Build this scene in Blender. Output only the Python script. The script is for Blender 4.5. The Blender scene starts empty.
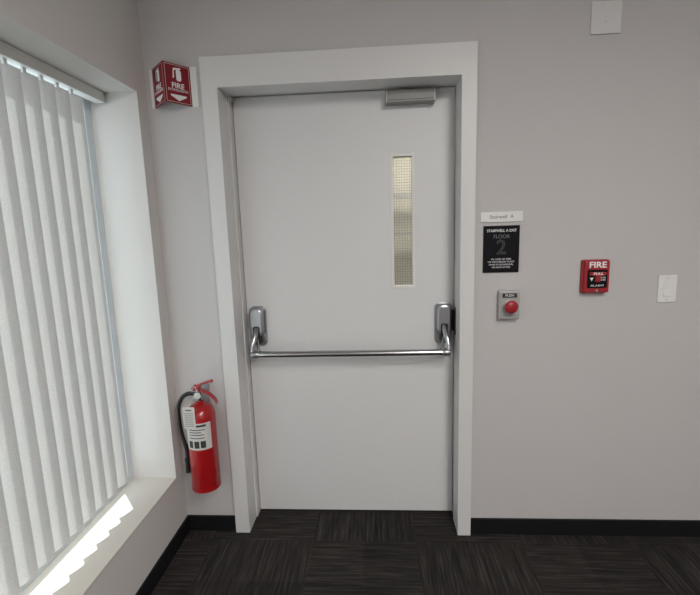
import bpy, bmesh, math, random
from mathutils import Vector, Matrix
random.seed(4)
scene=bpy.context.scene
COL=scene.collection

# ------------------------------------------------------------------ materials
def mat(name,color,rough=0.6,metal=0.0,bump=0.0,bscale=200,emit=0.0,var=0.0,spec=0.5,coat=0.0):
    m=bpy.data.materials.new(name); m.use_nodes=True; nt=m.node_tree
    b=nt.nodes['Principled BSDF']
    b.inputs['Base Color'].default_value=(*color,1); b.inputs['Roughness'].default_value=rough
    b.inputs['Metallic'].default_value=metal; b.inputs['Specular IOR Level'].default_value=spec
    b.inputs['Coat Weight'].default_value=coat
    tc=nt.nodes.new('ShaderNodeTexCoord')
    if var>0:
        n=nt.nodes.new('ShaderNodeTexNoise'); n.inputs['Scale'].default_value=3; n.inputs['Detail'].default_value=4
        r=nt.nodes.new('ShaderNodeMapRange'); r.inputs['To Min'].default_value=1-var; r.inputs['To Max'].default_value=1+var
        mx=nt.nodes.new('ShaderNodeMix'); mx.data_type='RGBA'; mx.blend_type='MULTIPLY'; mx.inputs['Factor'].default_value=1
        nt.links.new(tc.outputs['Object'],n.inputs['Vector']); nt.links.new(n.outputs['Fac'],r.inputs['Value'])
        mx.inputs['A'].default_value=(*color,1); nt.links.new(r.outputs['Result'],mx.inputs['B'])
        nt.links.new(mx.outputs['Result'],b.inputs['Base Color'])
    if bump>0:
        n=nt.nodes.new('ShaderNodeTexNoise'); n.inputs['Scale'].default_value=bscale; n.inputs['Detail'].default_value=3
        bp=nt.nodes.new('ShaderNodeBump'); bp.inputs['Strength'].default_value=bump; bp.inputs['Distance'].default_value=0.002
        nt.links.new(tc.outputs['Object'],n.inputs['Vector']); nt.links.new(n.outputs['Fac'],bp.inputs['Height'])
        nt.links.new(bp.outputs['Normal'],b.inputs['Normal'])
    if emit>0:
        b.inputs['Emission Color'].default_value=(*color,1); b.inputs['Emission Strength'].default_value=emit
    return m
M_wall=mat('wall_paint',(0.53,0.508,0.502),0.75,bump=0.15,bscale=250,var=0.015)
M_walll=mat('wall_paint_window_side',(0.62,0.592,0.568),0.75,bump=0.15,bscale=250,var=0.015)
M_sill=mat('sill_paint',(0.60,0.555,0.50),0.6,bump=0.1,var=0.02)
M_ceil=mat('ceiling_tile',(0.7,0.7,0.68),0.9,bump=0.4,bscale=90)
M_trim=mat('frame_paint',(0.66,0.648,0.638),0.42,bump=0.05,bscale=120)
M_door=mat('door_paint',(0.68,0.672,0.668),0.45,bump=0.06,bscale=90,var=0.01)
M_base=mat('rubber_baseboard',(0.006,0.006,0.007),0.6,spec=0.3)
M_black=mat('black_plastic',(0.012,0.012,0.013),0.4)
M_blackm=mat('black_sign',(0.005,0.005,0.007),0.6,spec=0.15)
M_gloss=mat('gloss_black',(0.010,0.010,0.012),0.35)
M_white=mat('white_plastic',(0.74,0.73,0.70),0.35)
M_wtext=mat('white_print',(0.8,0.8,0.8),0.6)
M_gtext=mat('grey_print',(0.16,0.16,0.16),0.6)
M_ftext=mat('faint_print',(0.045,0.045,0.048),0.5)
M_dtext=mat('dark_print',(0.03,0.03,0.03),0.6)
M_red=mat('red_enamel',(0.36,0.007,0.010),0.28,coat=0.4)
M_redp=mat('red_plastic',(0.34,0.012,0.018),0.4)
M_reds=mat('red_sign',(0.22,0.010,0.02),0.5,spec=0.3)
M_alu=mat('satin_aluminium',(0.40,0.40,0.42),0.35,metal=1.0,bump=0.05,bscale=60)
M_chrome=mat('polished_steel',(0.50,0.50,0.51),0.2,metal=1.0)
M_grey=mat('grey_metal_paint',(0.36,0.36,0.36),0.4,metal=0.5)
M_closer=mat('closer_cover_paint',(0.25,0.245,0.235),0.5,metal=0.2)
M_btnplate=mat('button_plate',(0.42,0.41,0.40),0.4,metal=0.3)
M_wframe=mat('window_aluminium',(0.62,0.66,0.70),0.45,metal=0.2)
M_conc=mat('stairwell_paint',(0.5,0.48,0.42),0.8,bump=0.3,bscale=40)
M_paper=mat('paper_label',(0.58,0.57,0.54),0.7)

# carpet: quarter-turned planks with fine streaks
def carpet():
    m=bpy.data.materials.new('carpet_tile'); m.use_nodes=True; nt=m.node_tree; N=nt.nodes.new; L=nt.links.new
    b=nt.nodes['Principled BSDF']; b.inputs['Roughness'].default_value=0.95; b.inputs['Specular IOR Level'].default_value=0.15
    g=N('ShaderNodeNewGeometry'); ck=N('ShaderNodeTexChecker'); ck.inputs['Scale'].default_value=2.0
    off=N('ShaderNodeMapping'); off.inputs['Location'].default_value=(0.18,0.22,0.25); L(g.outputs['Position'],off.inputs['Vector']); L(off.outputs[0],ck.inputs['Vector'])
    def streak(sc):
        mp=N('ShaderNodeMapping'); mp.inputs['Scale'].default_value=sc; L(g.outputs['Position'],mp.inputs['Vector'])
        n=N('ShaderNodeTexNoise'); n.inputs['Scale'].default_value=1; n.inputs['Detail'].default_value=3; n.inputs['Roughness'].default_value=0.65
        L(mp.outputs[0],n.inputs['Vector']); return n
    a=streak((4,90,1)); c=streak((90,4,1))
    mx=N('ShaderNodeMix'); mx.data_type='FLOAT'; L(ck.outputs['Fac'],mx.inputs['Factor']); L(a.outputs['Fac'],mx.inputs[2]); L(c.outputs['Fac'],mx.inputs[3])
    r=N('ShaderNodeValToRGB'); e=r.color_ramp.elements
    e[0].position=0.34; e[0].color=(0.015,0.013,0.0125,1); e[1].position=0.74; e[1].color=(0.072,0.061,0.056,1)
    x=e.new(0.53); x.color=(0.030,0.0265,0.0245,1)
    L(mx.outputs[0],r.inputs['Fac'])
    br=N('ShaderNodeTexVoronoi'); br.distance='CHEBYCHEV'; br.inputs['Scale'].default_value=2.0; br.inputs['Randomness'].default_value=0
    L(off.outputs[0],br.inputs['Vector'])
    mr=N('ShaderNodeMapRange'); mr.inputs['To Min'].default_value=0.8; mr.inputs['To Max'].default_value=1.25; 
    sp=N('ShaderNodeSeparateColor'); L(br.outputs['Color'],sp.inputs[0]); L(sp.outputs[0],mr.inputs['Value'])
    mu=N('ShaderNodeMix'); mu.data_type='RGBA'; mu.blend_type='MULTIPLY'; mu.inputs['Factor'].default_value=1
    L(r.outputs[0],mu.inputs['A']); L(mr.outputs[0],mu.inputs['B']); L(mu.outputs['Result'],b.inputs['Base Color'])
    bp=N('ShaderNodeBump'); bp.inputs['Strength'].default_value=0.4; bp.inputs['Distance'].default_value=0.003; L(mx.outputs[0],bp.inputs['Height']); L(bp.outputs[0],b.inputs['Normal'])
    return m
M_carpet=carpet()

def glassmat(name,tint=(0.9,0.95,0.95),gl=0.1,rough=0.02):
    m=bpy.data.materials.new(name); m.use_nodes=True; nt=m.node_tree; nt.nodes.clear(); N=nt.nodes.new; L=nt.links.new
    t=N('ShaderNodeBsdfTransparent'); t.inputs[0].default_value=(*tint,1); g=N('ShaderNodeBsdfGlossy'); g.inputs['Roughness'].default_value=rough
    x=N('ShaderNodeMixShader'); x.inputs[0].default_value=gl; o=N('ShaderNodeOutputMaterial')
    L(t.outputs[0],x.inputs[1]); L(g.outputs[0],x.inputs[2]); L(x.outputs[0],o.inputs[0]); return m
M_glass=glassmat('window_glass')
M_wglass=glassmat('wired_glass',(0.9,0.9,0.86),0.12,0.05)

def slatmat():
    m=bpy.data.materials.new('blind_fabric'); m.use_nodes=True; nt=m.node_tree; nt.nodes.clear(); N=nt.nodes.new; L=nt.links.new
    d=N('ShaderNodeBsdfDiffuse'); t=N('ShaderNodeBsdfTranslucent'); x=N('ShaderNodeMixShader'); x.inputs[0].default_value=0.15; o=N('ShaderNodeOutputMaterial')
    tc=N('ShaderNodeTexCoord'); n=N('ShaderNodeTexVoronoi'); n.inputs['Scale'].default_value=230
    r=N('ShaderNodeMapRange'); r.inputs['To Min'].default_value=0.56; r.inputs['To Max'].default_value=0.65; r.inputs['From Max'].default_value=0.8
    L(tc.outputs['Object'],n.inputs['Vector']); L(n.outputs['Distance'],r.inputs['Value'])
    mu=N('ShaderNodeMix'); mu.data_type='RGBA'; mu.blend_type='MULTIPLY'; mu.inputs['Factor'].default_value=1; mu.inputs['A'].default_value=(1,0.985,0.965,1)
    L(r.outputs[0],mu.inputs['B']); c=mu.outputs['Result']
    L(c,d.inputs[0]); L(c,t.inputs[0]); L(d.outputs[0],x.inputs[1]); L(t.outputs[0],x.inputs[2]); L(x.outputs[0],o.inputs[0]); return m
M_slat=slatmat()

# ------------------------------------------------------------------ geometry helpers
def finish(bm,name,m,parent=None,bevel=0,smooth=False,segs=2):
    me=bpy.data.meshes.new(name); bmesh.ops.recalc_face_normals(bm,faces=bm.faces); bm.to_mesh(me); bm.free()
    o=bpy.data.objects.new(name,me); COL.objects.link(o); me.materials.append(m)
    if bevel:
        md=o.modifiers.new('bevel','BEVEL'); md.width=bevel; md.segments=segs; md.limit_method='ANGLE'; md.angle_limit=math.radians(40)
    if smooth:
        for p in me.polygons: p.use_smooth=True
    if parent is not None:
        o.parent=parent; o.matrix_parent_inverse=Matrix.Translation(-parent.location)
    return o
def addbox(bm,x0,x1,y0,y1,z0,z1):
    v=[bm.verts.new((x,y,z)) for x in (x0,x1) for y in (y0,y1) for z in (z0,z1)]
    for f in ((0,1,3,2),(4,6,7,5),(0,4,5,1),(2,3,7,6),(0,2,6,4),(1,5,7,3)): bm.faces.new([v[i] for i in f])
def boxes(name,bl,m,parent=None,bevel=0,segs=2):
    bm=bmesh.new()
    for b in bl: addbox(bm,*b)
    return finish(bm,name,m,parent,bevel,False,segs)
def empty(name,loc):
    e=bpy.data.objects.new(name,None); e.location=loc; e.empty_display_size=0.05; COL.objects.link(e); return e
def lathe(name,prof,c,m,parent=None,axis='Z',segs=48,a0=0,a1=2*math.pi):
    bm=bmesh.new(); full=abs(a1-a0-2*math.pi)<1e-6; n=segs if full else segs+1; rings=[]
    for r,h in prof:
        ring=[]
        for i in range(n):
            a=a0+(a1-a0)*i/segs
            p={'Z':(r*math.cos(a),r*math.sin(a),h),'Y':(r*math.cos(a),h,r*math.sin(a)),'X':(h,r*math.cos(a),r*math.sin(a))}[axis]
            ring.append(bm.verts.new(Vector(p)+Vector(c)))
        rings.append(ring)
    for A,B in zip(rings,rings[1:]):
        for i in range(segs):
            j=(i+1)%n
            bm.faces.new((A[i],A[j],B[j],B[i]))
    bmesh.ops.remove_doubles(bm,verts=bm.verts,dist=1e-6)
    o=finish(bm,name,m,parent,0,True)
    md=o.modifiers.new('es','EDGE_SPLIT'); md.split_angle=math.radians(38)
    return o
def tube(name,pts,r,m,parent=None,cyclic=False,flat=1.0):
    c=bpy.data.curves.new(name,'CURVE'); c.dimensions='3D'; c.bevel_depth=r; c.bevel_resolution=6; c.resolution_u=10; c.use_fill_caps=True
    s=c.splines.new('BEZIER'); s.bezier_points.add(len(pts)-1); s.use_cyclic_u=cyclic
    for bp,p in zip(s.bezier_points,pts): bp.co=p; bp.handle_left_type=bp.handle_right_type='AUTO'
    t=bpy.data.objects.new('tmp',c); COL.objects.link(t); bpy.context.view_layer.update()
    me=bpy.data.meshes.new_from_object(t.evaluated_get(bpy.context.evaluated_depsgraph_get())); bpy.data.objects.remove(t)
    me.name=name; o=bpy.data.objects.new(name,me); COL.objects.link(o); me.materials.clear(); me.materials.append(m)
    for p in me.polygons: p.use_smooth=True
    if parent is not None: o.parent=parent; o.matrix_parent_inverse=Matrix.Translation(-parent.location)
    return o
def text(name,body,size,loc,m,parent,width=None,ext=0.0006,align='CENTER',rot=(math.pi/2,0,0),bold=0.0):
    c=bpy.data.curves.new(name,'FONT'); c.body=body; c.size=size; c.extrude=ext; c.align_x=align; c.align_y='CENTER'; c.offset=bold; c.resolution_u=3
    t=bpy.data.objects.new('tmp',c); COL.objects.link(t); bpy.context.view_layer.update()
    me=bpy.data.meshes.new_from_object(t.evaluated_get(bpy.context.evaluated_depsgraph_get())); bpy.data.objects.remove(t)
    if width:
        xs=[v.co.x for v in me.vertices]; k=width/(max(xs)-min(xs))
        for v in me.vertices: v.co.x*=k
    R=Matrix.Translation(loc)@Matrix.Rotation(rot[2],4,'Z')@Matrix.Rotation(rot[0],4,'X')
    me.transform(R); me.name=name
    o=bpy.data.objects.new(name,me); COL.objects.link(o); me.materials.clear(); me.materials.append(m)
    if parent is not None: o.parent=parent; o.matrix_parent_inverse=Matrix.Translation(-parent.location)
    return o
def prism(name,outline,origin,u,v,n,depth,m,parent=None,bevel=0):
    """extrude a 2-D outline; origin + a*u + b*v, thickness along n"""
    bm=bmesh.new(); u,v,n,origin=map(Vector,(u,v,n,origin))
    A=[bm.verts.new(origin+u*a+v*b) for a,b in outline]; B=[bm.verts.new(origin+u*a+v*b+n*depth) for a,b in outline]
    bm.faces.new(A); bm.faces.new(B[::-1]); k=len(A)
    for i in range(k): bm.faces.new((A[i],B[i],B[(i+1)%k],A[(i+1)%k]))
    return finish(bm,name,m,parent,bevel)
def rrect(w,h,r,n=6,cx=0,cy=0):
    pts=[]
    for sx,sy,a in ((1,1,0),(-1,1,90),(-1,-1,180),(1,-1,270)):
        for i in range(n+1):
            t=math.radians(a+90*i/n); pts.append((cx+sx*(w/2-r)+r*math.cos(t),cy+sy*(h/2-r)+r*math.sin(t)))
    return pts

# ------------------------------------------------------------------ room shell
XL=-0.3365; YW=-0.15; XR=3.6; YB=-5.0; ZC=2.75
boxes('floor',[(-0.7,XR+0.2,YB-0.2,1.9,-0.1,0)],M_carpet)
boxes('ceiling',[(-0.7,XR+0.2,YB-0.2,1.9,ZC,ZC+0.1)],M_ceil)
boxes('wall_back',[(-0.64,-0.045,YW,0.09,0,ZC),(1.065,XR+0.2,YW,0.09,0,ZC),(-0.045,1.065,YW,0.09,2.165,ZC)],M_wall)
boxes('wall_right',[(XR,XR+0.2,YB,YW,0,ZC)],M_wall)
boxes('wall_front',[(-0.64,XR+0.2,YB-0.2,YB,0,ZC)],M_wall)
WT,WS,WY0,WY1=2.1056,0.3376,-0.227,-2.6
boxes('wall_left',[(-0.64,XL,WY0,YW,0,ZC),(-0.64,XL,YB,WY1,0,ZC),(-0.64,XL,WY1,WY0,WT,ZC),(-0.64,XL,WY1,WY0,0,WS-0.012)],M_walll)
boxes('window_sill',[(-0.62,XL+0.002,WY1+0.0002,WY0-0.0002,WS-0.012,WS)],M_sill)
hb=0.0826
boxes('baseboard_back',[(XL+0.012,-0.0815,YW-0.011,YW,0,hb),(1.092,XR-0.012,YW-0.011,YW,0,hb)],M_base,bevel=0.002)
boxes('baseboard_left',[(XL,XL+0.011,YB,YW,0,hb)],M_base,bevel=0.002)
boxes('baseboard_right',[(XR-0.011,XR,YB,YW,0,hb)],M_base,bevel=0.002)

# door frame: casing + jambs + stops
boxes('trim_1',[(-0.081,-0.0102,-0.17,YW+0.001,0,2.2485),(1.0293,1.0913,-0.17,YW+0.001,0,2.2485),(-0.0102,1.0293,-0.17,YW+0.001,2.1232,2.2485),
    (-0.044,-0.0102,YW+0.001,-0.048,0,2.1232),(1.0293,1.064,YW+0.001,-0.048,0,2.1232),(-0.044,1.064,YW+0.001,-0.048,2.1232,2.164),
    (-0.044,-0.004,-0.048,0.085,0,2.1332),(1.0355,1.064,-0.048,0.085,0,2.1332),(-0.044,1.064,-0.048,0.085,2.1332,2.164)],M_trim)

# ------------------------------------------------------------------ door
door=empty('door_1',(0.515,0.02,0))
gx0,gx1,gz0,gz1=0.743,0.835,1.222,1.836
y0,y1=0,0.045; w=1.0315; zb=0.012; zt=2.128
boxes('leaf',[(0,gx0,y0,y1,zb,zt),(gx1,w,y0,y1,zb,zt),(gx0,gx1,y0,y1,zb,gz0),(gx0,gx1,y0,y1,gz1,zt)],M_door,door)
f=0.011
boxes('lite_frame',[(gx0-f,gx0+0.002,-0.004,0.0,gz0-f,gz1+f),(gx1-0.002,gx1+f,-0.004,0.0,gz0-f,gz1+f),(gx0,gx1,-0.004,0.0,gz1-0.002,gz1+f),(gx0,gx1,-0.004,0.0,gz0-f,gz0+0.002)],M_white,door,bevel=0.0015)
boxes('lite_glass',[(gx0,gx1,0.019,0.025,gz0,gz1)],M_wglass,door)
wires=[]
x=gx0+0.006
while x<gx1: wires.append((x,x+0.0014,0.0175,0.0185,gz0,gz1)); x+=0.0125
z=gz0+0.006
while z<gz1: wires.append((gx0,gx1,0.0175,0.0185,z,z+0.0014)); z+=0.0125
boxes('lite_wire_mesh',wires,M_gtext,door)
for i,z in enumerate((0.3,1.05,1.85)):
    lathe('hinge_%d'%(i+1),[(0,-0.05),(0.006,-0.05),(0.006,0.05),(0,0.05)],(-0.002,0.052,z),M_alu,door,segs=12)
# closer
cl=empty('door_closer',(0.825,-0.03,2.09))
boxes('body',[(0.715,0.935,-0.058,-0.001,2.058,2.112)],M_closer,cl,bevel=0.004,segs=3)
boxes('end_cap',[(0.7135,0.722,-0.0595,-0.001,2.0565,2.1135),(0.928,0.9365,-0.0595,-0.001,2.0565,2.1135)],M_grey,cl,bevel=0.003)
boxes('cover_seam',[(0.722,0.928,-0.0586,-0.057,2.068,2.070)],M_dtext,cl)
lathe('spindle',[(0,0),(0.012,0),(0.012,0.011),(0,0.011)],(0.80,-0.03,2.112),M_alu,cl,segs=20)
boxes('arm',[(0.79,0.96,-0.036,-0.022,2.1135,2.1195)],M_alu,cl,bevel=0.001)

# ------------------------------------------------------------------ crash bar
cb=empty('crash_bar',(0.515,-0.05,0.95))
def housing(tag,cx,s):
    prism('housing_'+tag,rrect(0.084,0.205,0.026,cx=cx,cy=1.035),(0,-0.001,0),(1,0,0),(0,0,1),(0,-1,0),0.012,M_alu,cb,bevel=0.003)
    prism('cover_'+tag,rrect(0.070,0.145,0.03,cx=cx,cy=1.06),(0,-0.012,0),(1,0,0),(0,0,1),(0,-1,0),0.040,M_alu,cb,bevel=0.010)
    prism('slot_'+tag,rrect(0.036,0.095,0.012,cx=cx,cy=0.995),(0,-0.012,0),(1,0,0),(0,0,1),(0,-1,0),0.0415,M_black,cb,bevel=0.002)
    tube('arm_'+tag,[(cx,-0.045,1.03),(cx-s*0.002,-0.068,1.0),(cx-s*0.010,-0.088,0.965),(cx-s*0.014,-0.098,0.93),(cx-s*0.008,-0.1,0.913)],0.0125,M_chrome,cb)
    tube('arm_inner_'+tag,[(cx,-0.045,0.985),(cx+s*0.008,-0.065,0.955),(cx+s*0.018,-0.088,0.93),(cx+s*0.03,-0.098,0.915)],0.007,M_chrome,cb)
    lathe('ferrule_'+tag,[(0,-0.022),(0.015,-0.022),(0.0185,-0.016),(0.0185,0.016),(0.015,0.022),(0,0.022)],(cx-s*0.002+s*0.0,-0.1,0.912),M_alu,cb,axis='X',segs=24)
housing('left',0.056,1); housing('right',0.980,-1)
lathe('bar',[(0,0.052),(0.0125,0.054),(0.0160,0.058),(0.0160,0.978),(0.0125,0.982),(0,0.984)],(0,-0.1,0.912),M_chrome,cb,axis='X',segs=28)
boxes('latch_bolt',[(1.018,1.0325,-0.03,-0.002,1.0,1.10)],M_black,cb,bevel=0.002)
sp=boxes('strike_plate',[(1.0275,1.0292,-0.075,-0.052,0.99,1.12)],M_black)

# ------------------------------------------------------------------ window + blinds
win=empty('window_1',(-0.55,-1.4,1.2))
fx0,fx1=-0.60,-0.547
ya_,yb_=WY0-0.0003,WY1+0.0003; za_,zb2_=WS+0.0003,WT-0.0003
fr=[(fx0,fx1,WY0-0.045,ya_,za_,zb2_),(fx0,fx1,yb_,WY1+0.045,za_,zb2_),(fx0,fx1,WY1+0.045,WY0-0.045,WT-0.045,zb2_),(fx0,fx1,WY1+0.045,WY0-0.045,za_,WS+0.035),(fx0,fx1,-1.44,-1.39,WS+0.035,WT-0.045)]
boxes('frame',fr,M_wframe,win)
boxes('glass',[(-0.582,-0.576,WY1+0.04,WY0-0.04,WS+0.03,WT-0.04)],M_glass,win)
bl=empty('vertical_blinds',(-0.49,-1.4,2.05))
bx=-0.497
boxes('head_rail',[(bx-0.022,bx+0.022,WY1+0.03,-0.235,WT-0.042,WT-0.001)],M_white,bl,bevel=0.002)
bm=bmesh.new(); cars=[]
y=-0.412; ang=math.radians(-17)
while y>-2.5:
    a=ang+math.radians(random.uniform(-2.5,2.5)); n=8; zt2=2.045; zb2=0.410; W=0.089
    T=[];B=[]
    for i in range(n+1):
        s=(i/n-0.5)*W; cv=0.0075*(1-(2*i/n-1)**2)
        px=bx+s*math.sin(a)+cv*math.cos(a); py=y-s*math.cos(a)+cv*math.sin(a)
        T.append(bm.verts.new((px,py,zt2))); B.append(bm.verts.new((px+random.uniform(-.0005,.0005),py,zb2)))
    for i in range(n): bm.faces.new((T[i],T[i+1],B[i+1],B[i]))
    cars.append((bx-0.004,bx+0.004,y-0.007,y+0.007,2.035,WT-0.04))
    y-=0.0745
sl=finish(bm,'slats',M_slat,bl,smooth=True)
boxes('carriers',cars,M_white,bl)

# ------------------------------------------------------------------ V-shaped extinguisher sign
sg=empty('fire_extinguisher_sign',(-0.205,-0.19,2.135))
za,zb_=2.055,2.215
P0=Vector((-0.300,YW-0.002)); PA=Vector((-0.207,-0.243)); P1=Vector((-0.131,YW-0.002))
def face(tag,A,B):
    d=(B-A); L=d.length; u=Vector((d.x,d.y,0)).normalized(); nrm=Vector((u.y,-u.x,0))  # outward
    prism('panel_'+tag,[(0,za),(L,za),(L,zb_),(0,zb_)],(A.x,A.y,0),u,(0,0,1),-nrm,0.002,M_reds,sg)
    o=Vector((A.x,A.y,0))+nrm*0.0002; h=zb_-za
    def pr(nm,pts,m): prism(nm+tag,pts,o,u,(0,0,1),nrm,0.0005,m,sg)
    cx=L/2; k=L/0.12
    for nm,q in (('border_t',(0.006,L-0.006,zb_-0.0065,zb_-0.005)),('border_b',(0.006,L-0.006,za+0.005,za+0.0065)),('border_l',(0.006,0.0075,za+0.005,zb_-0.005)),('border_r',(L-0.0075,L-0.006,za+0.005,zb_-0.005))):
        pr(nm,[(q[0],q[2]),(q[1],q[2]),(q[1],q[3]),(q[0],q[3])],M_paper)
    pr('bottle',rrect(0.022*k,0.045,0.008,cx=cx+0.006*k,cy=zb_-0.045),M_wtext)
    pr('nozzle',[(cx-0.016*k,zb_-0.018),(cx+0.016*k,zb_-0.014),(cx+0.016*k,zb_-0.020),(cx-0.012*k,zb_-0.026)],M_wtext)
    pr('hose',[(cx-0.017*k,zb_-0.02),(cx-0.013*k,zb_-0.02),(cx-0.015*k,zb_-0.055),(cx-0.021*k,zb_-0.06)],M_wtext)
    rz=math.atan2(u.y,u.x)
    t=text('fire_text_'+tag,'FIRE',0.030,Vector((A.x,A.y,0))+u*cx+nrm*0.0004+Vector((0,0,zb_-0.088)),M_wtext,sg,width=0.055*k,ext=0.0003,rot=(math.pi/2,0,rz),bold=0.0006)
    text('ext_text_'+tag,'EXTINGUISHER',0.014,Vector((A.x,A.y,0))+u*cx+nrm*0.0004+Vector((0,0,zb_-0.106)),M_wtext,sg,width=0.09*k,ext=0.0003,rot=(math.pi/2,0,rz))
    pr('arrow',[(cx-0.035*k,za+0.036),(cx+0.035*k,za+0.036),(cx+0.035*k,za+0.030),(cx,za+0.012),(cx-0.035*k,za+0.030)],M_wtext)
face('left',P0,PA); face('right',PA,P1)
boxes('flange',[(-0.312,-0.300,YW-0.003,YW-0.001,za,zb_),(-0.131,-0.104,YW-0.003,YW-0.001,za-0.002,zb_+0.002)],M_white,sg)

# ------------------------------------------------------------------ fire extinguisher
ex=empty('fire_extinguisher',(-0.188,-0.225,0.5))
cx,cy=-0.186,-0.228; R=0.0665
prof=[(0,0.305),(R-0.014,0.303),(R-0.004,0.308),(R,0.317),(R,0.655)]
for i in range(1,9):
    t=math.pi/2*i/8; prof.append((0.020+(R-0.020)*math.cos(t),0.655+0.060*math.sin(t)))
prof+=[(0.020,0.735),(0,0.735)]
lathe('cylinder',prof,(cx,cy,0),M_red,ex)
lathe('foot_ring',[(R-0.006,0.298),(R+0.0006,0.298),(R+0.0006,0.314),(R-0.006,0.314)],(cx,cy,0),M_red,ex)
lathe('valve',[(0,0.733),(0.018,0.733),(0.018,0.748),(0.013,0.751),(0.013,0.778),(0.016,0.78),(0.016,0.79),(0,0.79)],(cx,cy,0),M_chrome,ex,segs=24)
def bar2(nm,pts,wd,th):
    bm=bmesh.new(); prev=None
    for (x,z) in pts:
        q=[bm.verts.new((cx+x,cy+sy*wd/2,z+sz*th/2)) for sy,sz in ((-1,-1),(1,-1),(1,1),(-1,1))]
        if prev:
            for i in range(4): bm.faces.new((prev[i],prev[(i+1)%4],q[(i+1)%4],q[i]))
        else: bm.faces.new(q)
        prev=q
    bm.faces.new(prev[::-1]); return finish(bm,nm,M_red,ex,bevel=0.002)
bar2('carry_handle',[(-0.02,0.785),(0.02,0.782),(0.05,0.765),(0.078,0.738),(0.084,0.722)],0.024,0.009)
bar2('squeeze_lever',[(-0.030,0.795),(-0.01,0.803),(0.03,0.818),(0.062,0.828),(0.070,0.824)],0.024,0.009)
boxes('lever_bracket',[(cx-0.022,cx+0.012,cy-0.014,cy+0.014,0.778,0.808)],M_red,ex,bevel=0.004)
lathe('gauge',[(0,-0.022),(0.017,-0.022),(0.018,-0.019),(0.018,-0.008),(0,-0.008)],(cx+0.002,cy,0.762),M_chrome,ex,axis='Y',segs=24)
lathe('gauge_face',[(0,-0.0228),(0.0145,-0.0228),(0.0145,-0.022),(0,-0.022)],(cx+0.002,cy,0.762),M_paper,ex,axis='Y',segs=24)
tube('pull_pin_ring',[(cx-0.012+0.012*math.cos(t),cy-0.022,0.795+0.012*math.sin(t)) for t in [i*math.pi/4 for i in range(8)]],0.0014,M_chrome,ex,cyclic=True)
tube('hose',[(cx-0.012,cy-0.004,0.765),(cx-0.045,cy-0.02,0.772),(cx-0.084,cy-0.02,0.735),(cx-0.100,cy-0.012,0.65),(cx-0.094,cy-0.01,0.56),(cx-0.077,cy-0.012,0.49),(cx-0.0765,cy-0.012,0.44)],0.0095,M_black,ex)
lathe('hose_nozzle',[(0,0.375),(0.012,0.375),(0.0095,0.42),(0.0115,0.445),(0,0.45)],(cx-0.0795,cy-0.012,0),M_black,ex,segs=20)
boxes('hose_clip',[(cx-0.092,cx-0.060,cy-0.008,cy+0.004,0.50,0.512)],M_black,ex,bevel=0.001)
A0,A1=math.radians(-140),math.radians(-30)
lathe('label',[(R+0.0008,0.515),(R+0.0008,0.645)],(cx,cy,0),M_paper,ex,segs=24,a0=A0,a1=A1)
for i,(zz,hh,a,b,m_) in enumerate([(0.628,0.010,-125,-50,M_dtext),(0.612,0.004,-120,-55,M_dtext),(0.600,0.004,-120,-70,M_dtext),(0.588,0.004,-120,-60,M_dtext),(0.525,0.034,-100,-80,M_dtext),(0.525,0.034,-75,-55,M_dtext),(0.525,0.034,-125,-106,M_dtext),(0.572,0.004,-120,-58,M_dtext)]):
    lathe('label_print_%d'%(i+1),[(R+0.0013,zz),(R+0.0013,zz+hh)],(cx,cy,0),m_,ex,segs=12,a0=math.radians(a),a1=math.radians(b))
tx=cx-0.024
prism('inspection_tag',rrect(0.056,0.105,0.004,cx=tx,cy=0.675),(0,cy-R-0.002,0),(1,0,0),(0,0,1),(0,-1,0),0.0008,M_paper,ex)
boxes('tag_print',[(tx-0.020,tx+0.020,cy-R-0.0034,cy-R-0.003,z,z+0.003) for z in (0.635,0.645,0.655,0.665,0.675,0.685,0.695)]+[(tx-0.014,tx+0.014,cy-R-0.0034,cy-R-0.003,0.708,0.716)],M_gtext,ex)
tube('tag_string',[(tx,cy-R-0.002,0.725),(cx-0.018,cy-0.04,0.75),(cx-0.006,cy-0.014,0.765)],0.0008,M_wtext,ex)
boxes('wall_bracket',[(cx-0.018,cx+0.018,YW-0.004,YW-0.0005,0.52,0.79),(cx-0.010,cx+0.010,cy+0.012,YW-0.002,0.752,0.758),(cx-0.018,cx+0.018,cy+R,YW-0.003,0.60,0.625)],M_grey,ex,bevel=0.001)

# ------------------------------------------------------------------ signs right of the door
YS=YW-0.0005
np_=empty('room_nameplate',(1.208,YW,1.536))
boxes('plate',[(1.118,1.299,YW-0.006,YS,1.515,1.559)],M_white,np_,bevel=0.001)
text('lettering','Stairwell  A',0.022,(1.208,YW-0.0065,1.537),M_gtext,np_)
ss=empty('stairwell_sign',(1.21,YW,1.395))
boxes('plate',[(1.132,1.288,YW-0.007,YS,1.293,1.499)],M_blackm,ss,bevel=0.0015)
yt=YW-0.0075
text('line_1','STAIRWELL A EXIT',0.016,(1.21,yt,1.477),M_wtext,ss,width=0.128,bold=0.0002)
text('line_2','FLOOR',0.023,(1.21,yt,1.451),M_gtext,ss,width=0.070)
text('numeral_edge','2',0.090,(1.21,yt,1.402),M_ftext,ss,ext=0.0004,bold=0.0014)
text('numeral','2',0.090,(1.21,yt-0.0004,1.402),M_gloss,ss,ext=0.0006,bold=-0.0006)
for i,(s,wd) in enumerate([('IN CASE OF FIRE',0.085),('USE THIS STAIRWAY TO EXIT',0.115),('DOWN TO GROUND LEVEL',0.105),('NO ROOF ACCESS',0.08)]):
    text('small_%d'%(i+1),s,0.010,(1.21,yt,1.352-0.012*i),M_wtext,ss,width=wd,bold=0.0)

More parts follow.
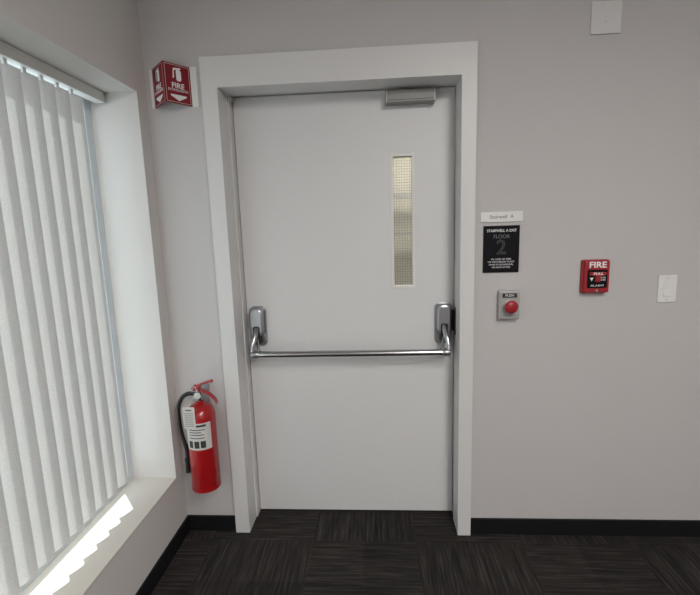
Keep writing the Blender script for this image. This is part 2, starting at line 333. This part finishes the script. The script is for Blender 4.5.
# request-to-exit button
rb=empty('exit_push_button',(1.244,YW,1.148))
prism('plate',rrect(0.090,0.128,0.004,cx=1.244,cy=1.148),(0,YS,0),(1,0,0),(0,0,1),(0,-1,0),0.030,M_btnplate,rb,bevel=0.003)
prism('face',rrect(0.080,0.118,0.003,cx=1.244,cy=1.148),(0,YW-0.030,0),(1,0,0),(0,0,1),(0,-1,0),0.003,M_btnplate,rb,bevel=0.001)
lathe('collar',[(0,-0.033),(0.027,-0.033),(0.027,-0.043),(0.018,-0.045),(0,-0.045)],(1.244,YW,1.146),M_btnplate,rb,axis='Y',segs=32)
lathe('button',[(0.012,-0.043),(0.014,-0.055),(0.027,-0.058),(0.0285,-0.064),(0.023,-0.070),(0.01,-0.073),(0,-0.0735)],(1.244,YW,1.146),M_redp,rb,axis='Y',segs=32)
boxes('label_top',[(1.212,1.276,YW-0.0338,YW-0.033,1.182,1.202)],M_dtext,rb)
text('lettering_top','PUSH',0.016,(1.244,YW-0.0340,1.192),M_wtext,rb)
text('lettering_bottom','TO EXIT',0.014,(1.244,YW-0.0335,1.101),M_dtext,rb)

# fire alarm pull station
fa=empty('fire_alarm_pull_station',(1.612,YW,1.267))
prism('back_box',rrect(0.112,0.146,0.006,cx=1.612,cy=1.267),(0,YS,0),(1,0,0),(0,0,1),(0,-1,0),0.022,M_redp,fa,bevel=0.003)
prism('body',rrect(0.104,0.138,0.006,cx=1.612,cy=1.267),(0,YW-0.022,0),(1,0,0),(0,0,1),(0,-1,0),0.016,M_redp,fa,bevel=0.004)
prism('recess_panel',rrect(0.084,0.080,0.006,cx=1.612,cy=1.258),(0,YW-0.038,0),(1,0,0),(0,0,1),(0,-1,0),0.002,M_blackm,fa,bevel=0.0006)
prism('pull_handle',[(1.577,1.288),(1.647,1.288),(1.647,1.276),(1.622,1.270),(1.622,1.246),(1.602,1.246),(1.602,1.270),(1.577,1.276)],(0,YW-0.040,0),(1,0,0),(0,0,1),(0,-1,0),0.008,M_redp,fa,bevel=0.0015)
text('fire_lettering','FIRE',0.036,(1.612,YW-0.0385,1.318),M_wtext,fa,width=0.072,bold=0.0009)
text('pull_lettering','PULL',0.014,(1.612,YW-0.0485,1.281),M_wtext,fa,width=0.04,bold=0.0003)
text('down_lettering','IN CASE\nOF FIRE',0.010,(1.636,YW-0.0405,1.258),M_wtext,fa,width=0.02)
text('alarm_lettering','ALARM',0.012,(1.612,YW-0.0405,1.229),M_wtext,fa,width=0.055)
lathe('key_lock',[(0,-0.038),(0.006,-0.038),(0.006,-0.042),(0.005,-0.043),(0,-0.043)],(1.612,YW,1.208),M_chrome,fa,axis='Y',segs=20)
prism('arrow',[(1.580,1.264),(1.596,1.264),(1.588,1.249)],(0,YW-0.040,0),(1,0,0),(0,0,1),(0,-1,0),0.0006,M_wtext,fa)

# light switch
ls=empty('light_switch',(1.93,YW,1.203))
prism('plate',rrect(0.078,0.120,0.004,cx=1.929,cy=1.203),(0,YS,0),(1,0,0),(0,0,1),(0,-1,0),0.006,M_white,ls,bevel=0.002)
boxes('rocker_frame',[(1.9115,1.9465,YW-0.0075,YW-0.006,1.169,1.237)],M_white,ls,bevel=0.0006)
bm=bmesh.new()
x0_,x1_=1.9135,1.9445; a=[(YW-0.0075,1.171),(YW-0.0125,1.171),(YW-0.0085,1.203),(YW-0.0095,1.235),(YW-0.0075,1.235)]
A=[bm.verts.new((x0_,p,z)) for p,z in a]; B=[bm.verts.new((x1_,p,z)) for p,z in a]
bm.faces.new(A); bm.faces.new(B[::-1])
for i in range(5): bm.faces.new((A[i],B[i],B[(i+1)%5],A[(i+1)%5]))
finish(bm,'rocker',M_white,ls)
for i,z in enumerate((1.156,1.250)): lathe('screw_%d'%(i+1),[(0,-0.0068),(0.0028,-0.0068),(0.0028,-0.006),(0,-0.006)],(1.929,YW,z),M_grey,ls,axis='Y',segs=12)
bp_=empty('blank_wall_plate',(1.603,YW,2.314))
prism('plate',rrect(0.118,0.122,0.004,cx=1.603,cy=2.314),(0,YS,0),(1,0,0),(0,0,1),(0,-1,0),0.007,M_trim,bp_,bevel=0.002)
lathe('port',[(0,-0.0095),(0.004,-0.0095),(0.005,-0.007),(0,-0.007)],(1.603,YW,2.300),M_trim,bp_,axis='Y',segs=16)
for i,z in enumerate((2.272,2.356)): lathe('screw_%d'%(i+1),[(0,-0.008),(0.003,-0.008),(0.003,-0.007),(0,-0.007)],(1.603,YW,z),M_white,bp_,axis='Y',segs=12)

# ------------------------------------------------------------------ stairwell beyond the door lite
boxes('wall_stairwell',[(-0.3,2.0,1.7,1.8,0,ZC),(-0.4,-0.3,0.09,1.8,0,ZC),(2.0,2.1,0.09,1.8,0,ZC)],M_conc)
boxes('stairwell_handrail',[(-0.29,1.99,1.55,1.59,1.75,1.79),(-0.29,1.99,1.55,1.59,1.45,1.47)],M_grey)

# ------------------------------------------------------------------ lights
M_lamp=mat('lamp_diffuser',(1.0,0.97,0.93),0.5,emit=2.0)
def panel(i,x,y,p):
    o=empty('ceiling_light' if i==0 else 'ceiling_light.%03d'%i,(x,y,ZC))
    boxes('housing',[(x-0.32,x+0.32,y-0.62,y+0.62,ZC-0.03,ZC-0.001)],M_white,o,bevel=0.003)
    boxes('diffuser',[(x-0.29,x+0.29,y-0.59,y+0.59,ZC-0.034,ZC-0.030)],M_lamp,o)
    l=bpy.data.lights.new('lamp','AREA'); l.shape='RECTANGLE'; l.size=0.56; l.size_y=1.16; l.energy=p; l.color=(1,0.975,0.95)
    lo=bpy.data.objects.new('lamp',l); COL.objects.link(lo); lo.location=(x,y,ZC-0.04); lo.parent=o; lo.matrix_parent_inverse=Matrix.Translation(-o.location)
panel(0,1.5,-2.6,48); panel(1,1.5,-4.1,58)
l=bpy.data.lights.new('stairwell_lamp','AREA'); l.size=0.5; l.energy=34; l.color=(1,0.97,0.9)
lo=bpy.data.objects.new('stairwell_lamp',l); COL.objects.link(lo); lo.location=(0.8,0.9,2.7)
s=bpy.data.lights.new('sun','SUN'); s.energy=10; s.angle=math.radians(0.6); s.color=(1,0.95,0.87)
so=bpy.data.objects.new('sun',s); COL.objects.link(so); so.location=(-4,4,6)
so.rotation_euler=Vector((0.56,-0.58,-0.59)).to_track_quat('-Z','Y').to_euler()
wd=bpy.data.worlds.new('sky'); scene.world=wd; wd.use_nodes=True
bg=wd.node_tree.nodes['Background']; bg.inputs[0].default_value=(0.88,0.94,1.0,1); bg.inputs[1].default_value=2.3

# ------------------------------------------------------------------ camera
yaw,pitch,roll,fpx=0.0623,0.1557,-0.0309,424.5625
cyw,syw=math.cos(yaw),math.sin(yaw)
fw=Vector((-syw*math.cos(pitch),cyw*math.cos(pitch),-math.sin(pitch))); r=Vector((cyw,syw,0)); u=r.cross(fw)
r2=r*math.cos(roll)+u*math.sin(roll); u2=-r*math.sin(roll)+u*math.cos(roll)
cd=bpy.data.cameras.new('camera'); cam=bpy.data.objects.new('camera',cd); COL.objects.link(cam)
cam.matrix_world=Matrix(((r2.x,u2.x,-fw.x,0.6537),(r2.y,u2.y,-fw.y,-2.0785),(r2.z,u2.z,-fw.z,1.4967),(0,0,0,1)))
cd.sensor_fit='HORIZONTAL'; cd.sensor_width=36; cd.lens=fpx*36/700; cd.clip_start=0.02
scene.camera=cam
scene.view_settings.view_transform='Standard'
